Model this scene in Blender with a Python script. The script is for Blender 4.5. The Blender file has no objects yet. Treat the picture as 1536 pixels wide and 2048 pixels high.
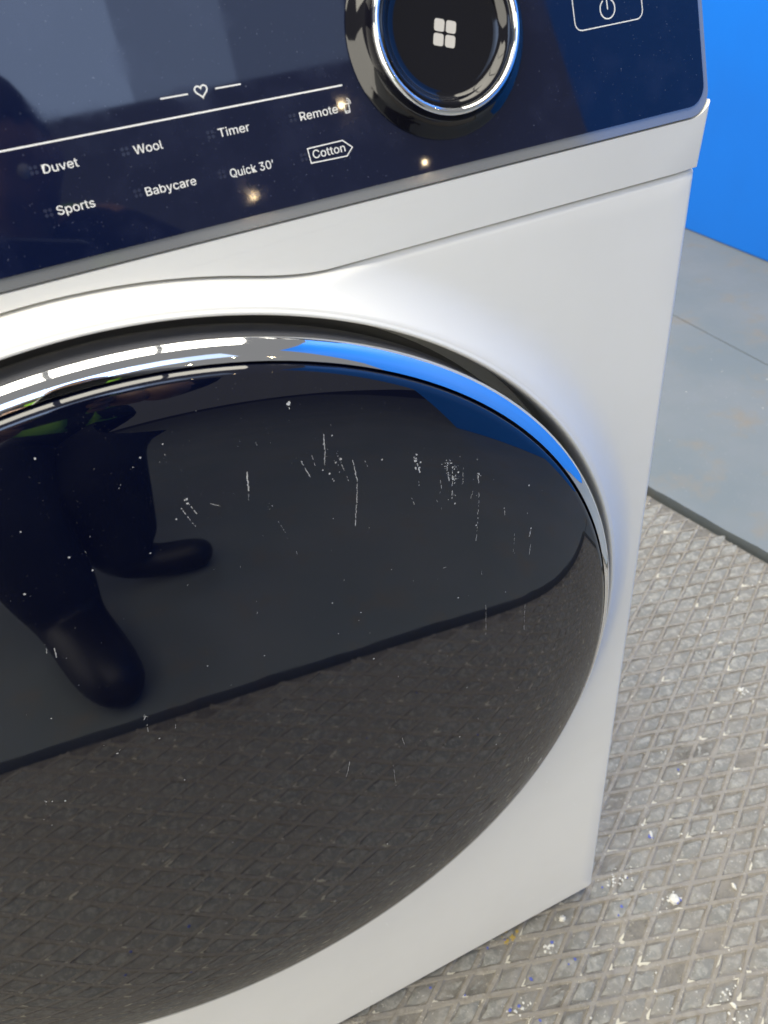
import bpy, bmesh, math, random
import numpy as np
from mathutils import Vector, Matrix

random.seed(7); rng = np.random.default_rng(11)
sc = bpy.context.scene
COL = sc.collection
PI = math.pi

# ------------------------------------------------------------------ camera
F_PX = 1551.67                      # focal length in pixels of the 1536 x 2048 photograph
CAM = np.array([0.0144, -0.2946, 0.8674])
ROT = np.array([[0.9055, -0.4118, -0.1023], [-0.3356, -0.5475, -0.7666], [0.2597, 0.7285, -0.6340]])
u_, s_, v_ = np.linalg.svd(ROT); ROT = u_ @ v_
cd = bpy.data.cameras.new('camera'); cam = bpy.data.objects.new('camera', cd); COL.objects.link(cam)
cd.sensor_width = 36; cd.lens = F_PX / 2048 * 36; cd.clip_start = 0.002; cd.clip_end = 200
m = Matrix.Identity(4)
for i in range(3):
    m[i][0] = ROT[0][i]; m[i][1] = -ROT[1][i]; m[i][2] = -ROT[2][i]; m[i][3] = CAM[i]
cam.matrix_world = m
cd.dof.use_dof = True; cd.dof.focus_distance = 0.42; cd.dof.aperture_fstop = 15.0
sc.camera = cam

# ------------------------------------------------------------------ light
world = bpy.data.worlds.new('World'); sc.world = world; world.use_nodes = True
bg = world.node_tree.nodes['Background']
bg.inputs[0].default_value = (0.97, 0.97, 0.97, 1); bg.inputs[1].default_value = 0.26

def area(name, x0, x1, y0, y1, z, radiance, col):
    d = bpy.data.lights.new(name, 'AREA'); d.shape = 'RECTANGLE'; d.size = x1 - x0; d.size_y = y1 - y0
    d.energy = radiance * PI * d.size * d.size_y; d.color = col
    o = bpy.data.objects.new(name, d); COL.objects.link(o); o.location = ((x0 + x1) / 2, (y0 + y1) / 2, z)
    return o
for x0, x1 in ((-1.77, -1.02), (-0.98, -0.25), (-0.20, 0.54), (0.59, 1.28)):
    area('roof_light', x0, x1, -0.85, 2.6, 2.8, 7.0, (1.0, 0.945, 0.80))

for x0, x1, rad in ((-1.9, 0.75, 3.8), (0.75, 1.45, 2.2), (1.45, 2.3, 1.2)):
    o = area('daylight_opening', x0, x1, -0.65, 0.65, 4.0, rad, (0.50, 0.67, 1.0)); o.location = ((x0 + x1) / 2, -4.6, 4.0); o.rotation_euler = (math.radians(62), 0, 0)
o = area('open_bay_door', -2.2, 2.2, -1.7, 1.7, 1.8, 4.6, (1.0, 0.945, 0.81)); o.location = (-3.7, -2.3, 1.55); o.rotation_euler = (math.radians(90), 0, math.radians(-66))
for lx, ly in ((2.16, -5.05), (1.63, -6.30), (3.33, -6.47), (1.05, -7.4)):
    d = bpy.data.lights.new('ceiling_spot', 'POINT'); d.energy = 2.0; d.shadow_soft_size = 0.017; d.color = (1.0, 0.74, 0.42)
    o = bpy.data.objects.new('ceiling_spot', d); COL.objects.link(o); o.location = (lx, ly, 3.2)

sc.view_settings.view_transform = 'Standard'; sc.view_settings.look = 'None'
sc.view_settings.exposure = 0.04; sc.view_settings.gamma = 1.0; sc.view_settings.use_curve_mapping = False
sc.cycles.max_bounces = 8

# ------------------------------------------------------------------ helpers
def ray(px, py):
    d = np.array([(px - 768) / F_PX, (py - 1024) / F_PX, 1.0]) @ ROT
    return d / np.linalg.norm(d)
def ground(px, py, z=0.0):
    d = ray(px, py); return CAM + d * ((z - CAM[2]) / d[2])

MATS = {}
def mat(name, col, rough=0.4, metal=0.0, ior=1.45, coat=0.0, spec=0.5):
    mt = bpy.data.materials.new(name); mt.use_nodes = True
    b = mt.node_tree.nodes['Principled BSDF']
    b.inputs['Base Color'].default_value = (*col, 1); b.inputs['Roughness'].default_value = rough
    b.inputs['Metallic'].default_value = metal; b.inputs['IOR'].default_value = ior
    b.inputs['Coat Weight'].default_value = coat; b.inputs['Specular IOR Level'].default_value = spec
    MATS[name] = mt; return mt
def nodes(mt): return mt.node_tree.nodes, mt.node_tree.links, mt.node_tree.nodes['Principled BSDF']
def noise_fac(mt, scale, detail=4, lo=0.4, hi=0.6, rough=0.55, stretch=None):
    n, l, b = nodes(mt)
    tc = n.new('ShaderNodeNewGeometry'); src = tc.outputs['Position']
    if stretch:
        mp = n.new('ShaderNodeMapping'); mp.inputs['Scale'].default_value = stretch
        l.new(src, mp.inputs['Vector']); src = mp.outputs['Vector']
    t = n.new('ShaderNodeTexNoise'); t.inputs['Scale'].default_value = scale; t.inputs['Detail'].default_value = detail
    t.inputs['Roughness'].default_value = rough
    l.new(src, t.inputs['Vector'])
    mr = n.new('ShaderNodeMapRange'); mr.inputs['From Min'].default_value = lo; mr.inputs['From Max'].default_value = hi
    l.new(t.outputs['Fac'], mr.inputs['Value'])
    return mr.outputs['Result'], t.outputs['Fac']
def mixcol(mt, fac, a, b_):
    n, l, b = nodes(mt)
    mx = n.new('ShaderNodeMix'); mx.data_type = 'RGBA'
    l.new(fac, mx.inputs['Factor'])
    for sock, v in ((mx.inputs['A'], a), (mx.inputs['B'], b_)):
        if isinstance(v, tuple): sock.default_value = (*v, 1)
        else: l.new(v, sock)
    return mx.outputs['Result']
def bump(mt, h, strength, dist):
    n, l, b = nodes(mt)
    bp = n.new('ShaderNodeBump'); bp.inputs['Strength'].default_value = strength; bp.inputs['Distance'].default_value = dist
    l.new(h, bp.inputs['Height']); l.new(bp.outputs['Normal'], b.inputs['Normal'])

def obj(name, verts, faces, mt, parent=None, smooth=False):
    me = bpy.data.meshes.new(name); me.from_pydata([tuple(map(float, v)) for v in verts], [], faces); me.update()
    return link(name, me, mt, parent, smooth)
def link(name, me, mt, parent=None, smooth=False):
    if mt is not None and not me.materials: me.materials.append(mt)
    if smooth: me.polygons.foreach_set('use_smooth', [True] * len(me.polygons))
    o = bpy.data.objects.new(name, me); COL.objects.link(o)
    if parent is not None: o.parent = parent
    return o
def bm_obj(name, bm, mt, parent=None, smooth=False):
    me = bpy.data.meshes.new(name); bmesh.ops.recalc_face_normals(bm, faces=bm.faces[:]); bm.to_mesh(me); bm.free()
    return link(name, me, mt, parent, smooth)
def autosmooth(o, ang=35):
    me = o.data; me.polygons.foreach_set('use_smooth', [True] * len(me.polygons))
    try: me.set_sharp_from_angle(angle=math.radians(ang))
    except Exception: pass
def empty(name, loc=(0, 0, 0)):
    o = bpy.data.objects.new(name, None); COL.objects.link(o); o.location = loc; o.empty_display_size = 0.05; return o
def tag(o, label=None, cat=None, group=None, kind=None):
    for k, v in (('label', label), ('category', cat), ('group', group), ('kind', kind)):
        if v: o[k] = v
    return o
def lathe(profile, seg=192, close=False):
    """profile: list of (r, y); axis along y through the door centre (0, *, ZC)"""
    V, Fc = [], []
    n = len(profile)
    for k in range(seg):
        a = 2 * PI * k / seg
        for r, y in profile: V.append((r * math.sin(a), y, ZC + r * math.cos(a)))
    for k in range(seg):
        k2 = (k + 1) % seg
        for i in range(n - 1): Fc.append((k * n + i, k * n + i + 1, k2 * n + i + 1, k2 * n + i))
    return V, Fc
def slab(outline, frame, n0, n1, bevel, seg=3):
    """outline: 2-D points; frame maps (a, b, n) to a 3-D point; n0 back, n1 front"""
    bm = bmesh.new()
    top = [bm.verts.new(frame(a, b, n1)) for a, b in outline]; bot = [bm.verts.new(frame(a, b, n0)) for a, b in outline]
    f = bm.faces.new(top); bm.faces.new(bot[::-1]); k = len(outline)
    for i in range(k): bm.faces.new((top[i], bot[i], bot[(i + 1) % k], top[(i + 1) % k]))
    if bevel: bmesh.ops.bevel(bm, geom=list(f.edges), offset=bevel, segments=seg, affect='EDGES', profile=0.5)
    return bm
def rrect(x0, x1, y0, y1, r, k=6):
    P = []
    for cx, cy, a0 in ((x1 - r, y1 - r, 0), (x0 + r, y1 - r, 90), (x0 + r, y0 + r, 180), (x1 - r, y0 + r, 270)):
        for i in range(k + 1):
            a = math.radians(a0 + 90 * i / k); P.append((cx + r * math.cos(a), cy + r * math.sin(a)))
    return P
def box_bm(x0, x1, y0, y1, z0, z1, bev=0.0, seg=2):
    bm = bmesh.new(); bmesh.ops.create_cube(bm, size=1)
    for v in bm.verts: v.co = ((x0 + x1) / 2 + v.co.x * (x1 - x0), (y0 + y1) / 2 + v.co.y * (y1 - y0), (z0 + z1) / 2 + v.co.z * (z1 - z0))
    if bev: bmesh.ops.bevel(bm, geom=bm.edges[:], offset=bev, segments=seg, affect='EDGES', profile=0.5)
    return bm

# ------------------------------------------------------------------ materials
def m_white():
    mt = mat('white_enamel', (0.80, 0.80, 0.785), 0.30, ior=1.47); n, l, b = nodes(mt)
    f, h = noise_fac(mt, 9, 5, 0.45, 0.8)
    l.new(mixcol(mt, f, (0.815, 0.80, 0.752), (0.775, 0.76, 0.712)), b.inputs['Base Color'])
    mr = n.new('ShaderNodeMapRange'); mr.inputs['To Min'].default_value = 0.34; mr.inputs['To Max'].default_value = 0.50
    l.new(h, mr.inputs['Value']); l.new(mr.outputs['Result'], b.inputs['Roughness'])
    t = n.new('ShaderNodeTexNoise'); t.inputs['Scale'].default_value = 900; t.inputs['Detail'].default_value = 1
    g = n.new('ShaderNodeNewGeometry'); l.new(g.outputs['Position'], t.inputs['Vector'])
    bump(mt, t.outputs['Fac'], 0.04, 0.0004)
    return mt
m_white()
mat('chrome', (0.86, 0.87, 0.89), 0.035, 1.0)
mat('bezel_clear', (0.33, 0.34, 0.35), 0.10, 0.55)
mat('dark_rim', (0.075, 0.076, 0.084), 0.30)
mat('gap_black', (0.004, 0.004, 0.005), 0.5)
mat('knob_black', (0.004, 0.004, 0.007), 0.06, ior=1.5)
mat('print_white', (0.80, 0.79, 0.76), 0.5)
mat('print_ghost', (0.016, 0.02, 0.045), 0.2)
mat('icon_cream', (0.52, 0.49, 0.44), 0.5)
mat('grey_plastic', (0.12, 0.12, 0.12), 0.5)
mat('scratch', (0.50, 0.50, 0.50), 0.6)
def m_glass(name, col, dust, haze, r0=0.015, r1=0.06):
    mt = mat(name, col, 0.02, ior=1.52); n, l, b = nodes(mt)
    f, h = noise_fac(mt, 55, 5, 0.50, 0.85)
    f2, h2 = noise_fac(mt, 1400, 1, 0.745, 0.80)
    a = mixcol(mt, f, col, haze)
    l.new(mixcol(mt, f2, a, dust), b.inputs['Base Color'])
    mr = n.new('ShaderNodeMapRange'); mr.inputs['To Min'].default_value = r0; mr.inputs['To Max'].default_value = r1
    l.new(f, mr.inputs['Value']); l.new(mr.outputs['Result'], b.inputs['Roughness'])
    return mt
m_glass('panel_glass', (0.0035, 0.0065, 0.026), (0.10, 0.11, 0.15), (0.010, 0.014, 0.040), 0.03, 0.11)
m_glass('door_glass', (0.0016, 0.0026, 0.0110), (0.05, 0.05, 0.055), (0.0032, 0.0042, 0.0125))
MATS['door_glass'].node_tree.nodes['Principled BSDF'].inputs['IOR'].default_value = 1.75
def m_concrete():
    mt = mat('painted_concrete', (0.36, 0.39, 0.42), 0.42); n, l, b = nodes(mt)
    f, h = noise_fac(mt, 3.2, 6, 0.38, 0.66)
    f2, h2 = noise_fac(mt, 11, 7, 0.54, 0.72, 0.65)
    f3, h3 = noise_fac(mt, 240, 2, 0.71, 0.76)
    f4, h4 = noise_fac(mt, 7, 6, 0.63, 0.72, 0.75, (1, 0.35, 1))
    a = mixcol(mt, f, (0.173, 0.195, 0.194), (0.210, 0.221, 0.216))
    a = mixcol(mt, f2, a, (0.221, 0.202, 0.165)); a = mixcol(mt, f4, a, (0.247, 0.255, 0.245)); a = mixcol(mt, f3, a, (0.429, 0.422, 0.389))
    l.new(a, b.inputs['Base Color'])
    mr = n.new('ShaderNodeMapRange'); mr.inputs['To Min'].default_value = 0.30; mr.inputs['To Max'].default_value = 0.6
    l.new(h2, mr.inputs['Value']); l.new(mr.outputs['Result'], b.inputs['Roughness'])
    bump(mt, h2, 0.25, 0.004)
    return mt
m_concrete()
mat('seam_dirt', (0.055, 0.052, 0.045), 0.9)
def m_tread(name, a_, b_, dirt, spk, rough, grime):
    mt = mat(name, a_, rough); n, l, b = nodes(mt)
    f, h = noise_fac(mt, 7, 5, 0.40, 0.62)
    f2, h2 = noise_fac(mt, 95, 7, 0.46, 0.60, 0.7)
    f3, h3 = noise_fac(mt, 330, 4, 0.635, 0.70)
    a = mixcol(mt, f, a_, b_); a = mixcol(mt, f2, a, dirt)
    fg, hg = noise_fac(mt, 15, 8, 0.42, 0.60, 0.7); mg = n.new('ShaderNodeMath'); mg.operation = 'MULTIPLY'
    ge = n.new('ShaderNodeNewGeometry'); sx_ = n.new('ShaderNodeSeparateXYZ'); l.new(ge.outputs['Position'], sx_.inputs[0])
    gr = n.new('ShaderNodeMapRange'); gr.inputs['From Min'].default_value = 0.80; gr.inputs['From Max'].default_value = 0.42; gr.inputs['To Min'].default_value = grime * 0.25; gr.inputs['To Max'].default_value = grime
    l.new(sx_.outputs['X'], gr.inputs['Value']); l.new(gr.outputs['Result'], mg.inputs[1])
    l.new(fg, mg.inputs[0]); a = mixcol(mt, mg.outputs[0], a, (0.262, 0.238, 0.200)); a = mixcol(mt, f3, a, spk)
    l.new(a, b.inputs['Base Color'])
    mr = n.new('ShaderNodeMapRange'); mr.inputs['To Min'].default_value = rough - 0.12; mr.inputs['To Max'].default_value = rough + 0.2
    l.new(h2, mr.inputs['Value']); l.new(mr.outputs['Result'], b.inputs['Roughness'])
    bump(mt, h2, 0.8, 0.0022)
    return mt
m_tread('tread_base', (0.161, 0.150, 0.127), (0.181, 0.164, 0.134), (0.116, 0.107, 0.087), (0.336, 0.309, 0.246), 0.6, 0.7)
m_tread('tread_ridge', (0.309, 0.289, 0.249), (0.276, 0.248, 0.199), (0.225, 0.198, 0.159), (0.481, 0.441, 0.354), 0.5, 0.85)
m_tread('tread_pad', (0.212, 0.212, 0.192), (0.190, 0.184, 0.160), (0.335, 0.325, 0.285), (0.46, 0.44, 0.38), 0.55, 0.55)
def m_wall():
    mt = mat('blue_paint', (0.012, 0.235, 0.86), 0.45); n, l, b = nodes(mt)
    f, h = noise_fac(mt, 5, 5, 0.4, 0.7)
    l.new(mixcol(mt, f, (0.006, 0.186, 0.80), (0.007, 0.176, 0.76)), b.inputs['Base Color'])
    f2, h2 = noise_fac(mt, 120, 3, 0, 1); bump(mt, h2, 0.08, 0.002)
    return mt
m_wall()
mat('chip_white', (0.66, 0.64, 0.57), 0.7)
mat('chip_blue', (0.10, 0.13, 0.42), 0.6)
mat('dust_cream', (0.58, 0.54, 0.43), 0.85)
mat('rust_yellow', (0.42, 0.30, 0.08), 0.9)

# ------------------------------------------------------------------ floor: painted concrete slabs round a steel tread plate
def seam_x(y): return 0.8805 - 0.200 * y           # right edge of the plate
def seam_y(x): return -0.517 + 0.109 * x           # front edge of the plate
cx_ = (0.8805 + 0.2 * 0.517) / (1 + 0.2 * 0.109); CORNER = (cx_, seam_y(cx_))
PX0, PY1 = -1.15, 1.25
GAP = 0.0145
def jag(p, q, step, amp, keep_ends=True):
    p = np.array(p); q = np.array(q); L = np.linalg.norm(q - p); k = max(2, int(L / step)); d = (q - p) / L; nrm = np.array([-d[1], d[0]])
    out = []; w = 0
    for i in range(k):
        w = 0.6 * w + random.gauss(0, amp)
        out.append(tuple(p + d * L * i / k + (nrm * w if (i or not keep_ends) else 0)))
    return out
floor_root = tag(empty('concrete_floor'), 'smooth blue-grey painted concrete floor around the steel tread plate', kind='structure')
def concrete(outline):
    bm = slab(outline, lambda a, b, n: (a, b, n), -0.05, 0.004, 0)
    return bm_obj('slab', bm, MATS['painted_concrete'], floor_root)
jx = 1.2485
out = jag((seam_x(-0.37) + GAP, -0.37), (seam_x(6.0) + GAP, 6.0), 0.012, 0.0006) if False else None
edge = jag((seam_x(seam_y(0.98)) + GAP - 0.0, seam_y(0.98) + 0.004), (seam_x(PY1) + GAP, PY1), 0.014, 0.0007)
concrete([(jx - 0.0012, seam_y(jx) + 0.003), (jx - 0.0012, PY1)] + [(seam_x(PY1) + GAP, PY1)] + edge[::-1])
concrete([(4.0, seam_y(4.0) + 0.003), (4.0, 6.0), (jx + 0.0012, 6.0), (jx + 0.0012, seam_y(jx) + 0.003)])
concrete([(jx - 0.0012, PY1 + 0.003), (jx - 0.0012, 6.0), (-4.0, 6.0), (-4.0, PY1 + 0.003)])
concrete([(PX0 - GAP, seam_y(PX0)), (PX0 - GAP, PY1), (-4.0, PY1), (-4.0, seam_y(-4.0))])
fe = jag((CORNER[0] + 0.01, seam_y(CORNER[0]) - GAP), (PX0 - GAP, seam_y(PX0) - GAP), 0.02, 0.0008)
concrete([(4.0, seam_y(4.0)), (CORNER[0] + 0.02, seam_y(CORNER[0] + 0.02))] + fe + [(PX0 - GAP - 0.003, seam_y(PX0 - GAP) - 0.003), (-4.0, seam_y(-4.0) - 0.003), (-4.0, -9.0), (4.0, -9.0)])
sub = tag(obj('ground', [(-9, -12, -0.045), (9, -12, -0.045), (9, 12, -0.045), (-9, 12, -0.045)], [(0, 1, 2, 3)], MATS['seam_dirt']), 'dirt at the bottom of the floor joints', kind='structure')

plate = tag(empty('steel_tread_plate'), 'grey steel floor plate with raised diamond tread under the washing machine', kind='structure')
PZ = -0.0021
poly = [(PX0, seam_y(PX0)), CORNER, (seam_x(PY1), PY1), (PX0, PY1)]
bm = slab(poly, lambda a, b, n: (a, b, n), -0.03, PZ, 0)
bm_obj('plate', bm, MATS['tread_base'], plate)
LA = np.array((0.0287, -0.0088)); LB = np.array((0.0259, 0.0164)); LO = np.array((0.7247, 0.2472)); LM = np.linalg.inv(np.stack([LA, LB], 1))
def inside(p, mgn=0.0):
    return PX0 + mgn < p[0] < seam_x(p[1]) - mgn and seam_y(p[0]) + mgn < p[1] < PY1 - mgn
cs = np.array([LM @ (np.array(c) - LO) for c in poly]); i0, j0 = np.floor(cs.min(0)).astype(int) - 1; i1, j1 = np.ceil(cs.max(0)).astype(int) + 1
def clip_line(o, d, t0, t1):
    ts = [t for t in np.arange(t0, t1, 0.25) if inside(o + d * t, 0.0005)]
    return (min(ts), max(ts)) if len(ts) > 2 else None
def ridge_bar(o, d, t0, t1, zt):
    L = np.linalg.norm(d); dn = d / L; nr = np.array([-dn[1], dn[0]]); k = int((t1 - t0) * 2) + 1
    V, Fc = [], []
    for s in range(k + 1):
        c = o + d * (t0 + (t1 - t0) * s / k)
        wear = 0.5 + 0.5 * math.sin(c[0] * 9.1 + 1.7) * math.cos(c[1] * 8.3 + 0.6)
        near_ = min(1, max(0, (0.72 - c[0]) / 0.3)); hb = (0.0024 + 0.0012 * near_) * random.uniform(0.75, 1.3); ht = (0.0009 + 0.0006 * near_) * random.uniform(0.6, 1.4) + 0.0005 * wear; worn = max(0.0, math.sin(c[0] * 23.0 + 2.1 * math.sin(c[1] * 19)) * math.sin(c[1] * 27.0 + 1.3 * math.sin(c[0] * 31))) * near_; z = zt - 0.0009 * wear * random.random() - 0.0004 * random.random() - 0.0017 * worn * random.random()
        for off, zz in ((-hb, PZ - 0.0004), (-ht, z), (ht, z + random.gauss(0, 0.0001)), (hb, PZ - 0.0004)): V.append((*(c + nr * (off + random.gauss(0, 0.00025))), zz))
    for s in range(k):
        for q in range(3): Fc.append((s * 4 + q, s * 4 + q + 1, s * 4 + q + 5, s * 4 + q + 4))
    return obj('tread_ridge', V, Fc, MATS['tread_ridge'], plate)
for j in range(j0, j1):
    c = clip_line(LO + LB * j, LA, i0, i1)
    if c: ridge_bar(LO + LB * j, LA, c[0], c[1], 0.0)
for i in range(i0, i1):
    c = clip_line(LO + LA * i, LB, j0, j1)
    if c: ridge_bar(LO + LA * i, LB, c[0], c[1], -0.00015)

def pad_geo(c, seed, size=1.0):
    r = random.Random(seed); V = []; N = 12
    ac = LA * 0.5; bc = LB * 0.5
    base = []
    for q in range(4):
        p0 = ((-1, -1), (1, -1), (1, 1), (-1, 1))[q]; p1 = ((1, -1), (1, 1), (-1, 1), (-1, -1))[q]
        for t in (0.12, 0.5, 0.88): base.append(((p0[0] * (1 - t) + p1[0] * t), (p0[1] * (1 - t) + p1[1] * t)))
    js = [r.uniform(0.78, 1.10) * size for _ in base]; hz = r.uniform(0.0003, 0.0010)
    for sc_, z in ((0.84, PZ - 0.0003), (0.68, PZ + hz * 0.75), (0.42, PZ + hz)):
        for (u, v), jj in zip(base, js):
            p = ac * u * sc_ * jj + bc * v * sc_ * jj; V.append((c[0] + p[0], c[1] + p[1], z + (r.gauss(0, 0.00012) if z > PZ else 0)))
    Fc = []
    for ring in range(2):
        for q in range(N): Fc.append((ring * N + q, ring * N + (q + 1) % N, (ring + 1) * N + (q + 1) % N, (ring + 1) * N + q))
    Fc.append(tuple(2 * N + q for q in range(N)))
    return V, Fc
cells = []
for i in range(i0, i1):
    for j in range(j0, j1):
        c = LO + LA * (i + 0.5) + LB * (j + 0.5)
        if not inside(c, 0.012): continue
        if -0.29 < c[0] < 0.29 and c[1] > 0.06: 
            if c[1] < 0.5: continue
        q = ROT @ (np.array([c[0], c[1], 0]) - CAM); size = 0
        if q[2] > 0:
            x, y = q[0] / q[2] * F_PX + 768, q[1] / q[2] * F_PX + 1024
            if -30 < x < 1570 and -30 < y < 2080 and not (c[0] < 0.30 and c[1] > 0) : size = 1 / q[2]
        cells.append((size, tuple(c)))
cells.sort(reverse=True)
variants = [obj_me for obj_me in []]
for k in range(8):
    V, Fc = pad_geo((0, 0), 100 + k); me = bpy.data.meshes.new('tread_pad'); me.from_pydata(V, [], Fc); me.materials.append(MATS['tread_pad']); me.polygons.foreach_set('use_smooth', [True] * len(me.polygons)); variants.append(me)
for k, (s, c) in enumerate(cells[:300]):
    o = bpy.data.objects.new('tread_pad', variants[random.randrange(8)]); COL.objects.link(o); o.parent = plate; nr_ = min(1, max(0, (0.70 - c[0]) / 0.3)); k_ = (1.06 - 0.30 * nr_ * random.random()); o.scale = (k_, k_, 1); o.location = (c[0], c[1], random.gauss(0, 0.00015) - 0.0005 * nr_ * (random.random() < 0.22))
V, Fc = [], []
for k, (s, c) in enumerate(cells[300:]):
    v, f = pad_geo(c, k, 1.04); b = len(V); V += v; Fc += [tuple(x + b for x in q) for q in f]
tag(obj('tread_pads_far', V, Fc, MATS['tread_pad'], plate, True), kind='stuff')

# pale dust caught in the sharp corners of the diamonds
V, Fc = [], []
def quad_strip(pts, w):
    b = len(V)
    for i, p in enumerate(pts):
        d = np.array(pts[min(i + 1, len(pts) - 1)]) - np.array(pts[max(i - 1, 0)]); d = d[:2] / (np.linalg.norm(d[:2]) + 1e-9); nr = np.array([-d[1], d[0]]); ww = w[i]
        V.append((p[0] + nr[0] * ww, p[1] + nr[1] * ww, p[2])); V.append((p[0] - nr[0] * ww, p[1] - nr[1] * ww, p[2]))
    for i in range(len(pts) - 1): Fc.append((b + 2 * i, b + 2 * i + 1, b + 2 * i + 3, b + 2 * i + 2))
for s, c in cells:
    c = np.array(c); dens = 0.55 if (c[1] < 0.12 and c[0] < 0.50) else 0.20
    dens *= 0.35 + 0.9 * (0.5 + 0.5 * math.sin(c[0] * 14 + 0.4) * math.sin(c[1] * 17 + 1.1))
    if random.random() > dens: continue
    corner = c - (LA + LB) * 0.5 * 0.80
    for d, L in ((LA, random.uniform(0.04, 0.45)), (LB, random.uniform(0.03, 0.38))):
        P = [(*(corner + d * L * t + np.array([random.gauss(0, 0.0003), random.gauss(0, 0.0003)])), PZ + 0.0009 + 0.0003 * random.random()) for t in (0, 0.3, 0.65, 1)]
        quad_strip(P, [random.uniform(0.0007, 0.0019) for _ in range(3)] + [0.0002])
    if random.random() < 0.35:
        corner = c + (LA + LB) * 0.5 * 0.82
        for d, L in ((-LA, random.uniform(0.08, 0.3)), (-LB, random.uniform(0.08, 0.3))):
            P = [(*(corner + d * L * t), PZ + 0.0009) for t in (0, 0.5, 1)]; quad_strip(P, [random.uniform(0.0004, 0.001), 0.0006, 0.0001])
for _ in range(900):
    i_, j_ = random.uniform(i0, i1), random.uniform(j0, j1)
    fam = random.random() < 0.5
    st = LO + (LA * i_ + LB * round(j_) if fam else LA * round(i_) + LB * j_); d = LA if fam else LB; L = random.uniform(0.08, 0.5)
    if not (inside(st, 0.02) and inside(st + d * L, 0.02)) or (-0.3 < st[0] < 0.31 and st[1] > -0.03): continue
    P = [(*(st + d * L * t + np.array([random.gauss(0, 0.0004), random.gauss(0, 0.0004)])), 0.0004) for t in (0, 0.3, 0.65, 1)]
    quad_strip(P, [0.0001, random.uniform(0.0003, 0.0009), random.uniform(0.0003, 0.0011), 0.0002])
tag(obj('corner_dust', V, Fc, MATS['dust_cream'], plate), kind='stuff')

# grit and paint flecks
def pebble(V, Fc, c, r, flat, rnd):
    b = len(V); n = 6
    for k in range(n):
        a = 2 * PI * k / n; rr = r * rnd.uniform(0.6, 1.25); V.append((c[0] + rr * math.cos(a), c[1] + rr * math.sin(a), c[2]))
    for k in range(n):
        a = 2 * PI * k / n; rr = r * rnd.uniform(0.35, 0.8); V.append((c[0] + rr * math.cos(a), c[1] + rr * math.sin(a), c[2] + flat * r * rnd.uniform(0.7, 1.2)))
    for k in range(n): Fc.append((b + k, b + (k + 1) % n, b + n + (k + 1) % n, b + n + k))
    Fc.append(tuple(b + n + k for k in range(n)))
rnd = random.Random(3)
V, Fc = [], []
for _ in range(3200):
    p = (rnd.uniform(-0.5, 1.5), rnd.uniform(-0.5, 1.0))
    if -0.3 < p[0] < 0.3 and p[1] > -0.002: continue
    onp = inside(p, 0.01)
    if not onp and rnd.random() < 0.85: continue
    if onp and rnd.random() < 0.5:                                   # drawn to the ridge lines
        ij = LM @ (np.array(p) - LO); ij[0 if rnd.random() < 0.5 else 1] = round(ij[0]) if rnd.random() < 0 else ij[0]
        if rnd.random() < 0.5: ij = np.array([round(ij[0]) + rnd.gauss(0, 0.08), ij[1]])
        else: ij = np.array([ij[0], round(ij[1]) + rnd.gauss(0, 0.08)])
        p = tuple(LO + LA * ij[0] + LB * ij[1])
    pebble(V, Fc, (p[0], p[1], (-0.0009 if onp else 0.0038)), 0.00035 + 0.0014 * rnd.random() ** 5, 0.8, rnd)
tag(tag(obj('grit', V, Fc, MATS['chip_white']), kind='stuff'), 'small pale grains of grit strewn over the tread plate')
V, Fc = [], []
for px, py, r in ((1300, 1672, .0035), (1255, 1755, .001), (1243, 1812, .0022), (1237, 1830, .0015), (1062, 1958, .0028), (1104, 1884, .0026), (1020, 2020, .003), (1038, 2012, .0022), (1150, 1918, .0022), (1080, 2040, .002), (975, 1895, .002), (860, 1975, .0018), (1356, 1538, .0018), (1010, 1880, .0016), (930, 1990, .0015), (1205, 1774, .0015)):
    p = ground(px, py); pebble(V, Fc, (p[0], p[1], -0.0006), r * 0.8, 0.25, rnd)
for _ in range(14):
    p = (rnd.uniform(-0.3, 0.5), rnd.uniform(-0.4, -0.02)); pebble(V, Fc, (*p, -0.0008), rnd.uniform(.0008, .002), 0.3, rnd)
tag(tag(obj('blue_paint_flecks', V, Fc, MATS['chip_blue']), kind='stuff'), 'dark blue paint flecks scattered on the tread plate')
V, Fc = [], []
for k in range(16):
    p = ground(1018 + rnd.gauss(0, 8), 1876 + rnd.gauss(0, 9)); pebble(V, Fc, (p[0], p[1], -0.0006), rnd.uniform(.0006, .0022), 0.1, rnd)
tag(tag(obj('rust_stain', V, Fc, MATS['rust_yellow'], plate), kind='stuff'))
V, Fc = [], []
for px, py, s, k in ((1238, 1756, .009, 40), (1340, 1790, .005, 14), (1490, 1382, .006, 14), (1103, 1893, .006, 20), (1035, 2020, .006, 16), (1320, 1815, .004, 8), (1450, 1985, .006, 12), (1470, 2040, .008, 18)):
    p = ground(px, py)
    for _ in range(k): pebble(V, Fc, (p[0] + rnd.gauss(0, s), p[1] + rnd.gauss(0, s * .5), -0.0008), rnd.uniform(.0004, .0016), 0.35, rnd)
tag(tag(obj('crumbled_plaster', V, Fc, MATS['chip_white']), kind='stuff'), 'crumbs of pale plaster lying in small clusters on the tread plate')

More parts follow.
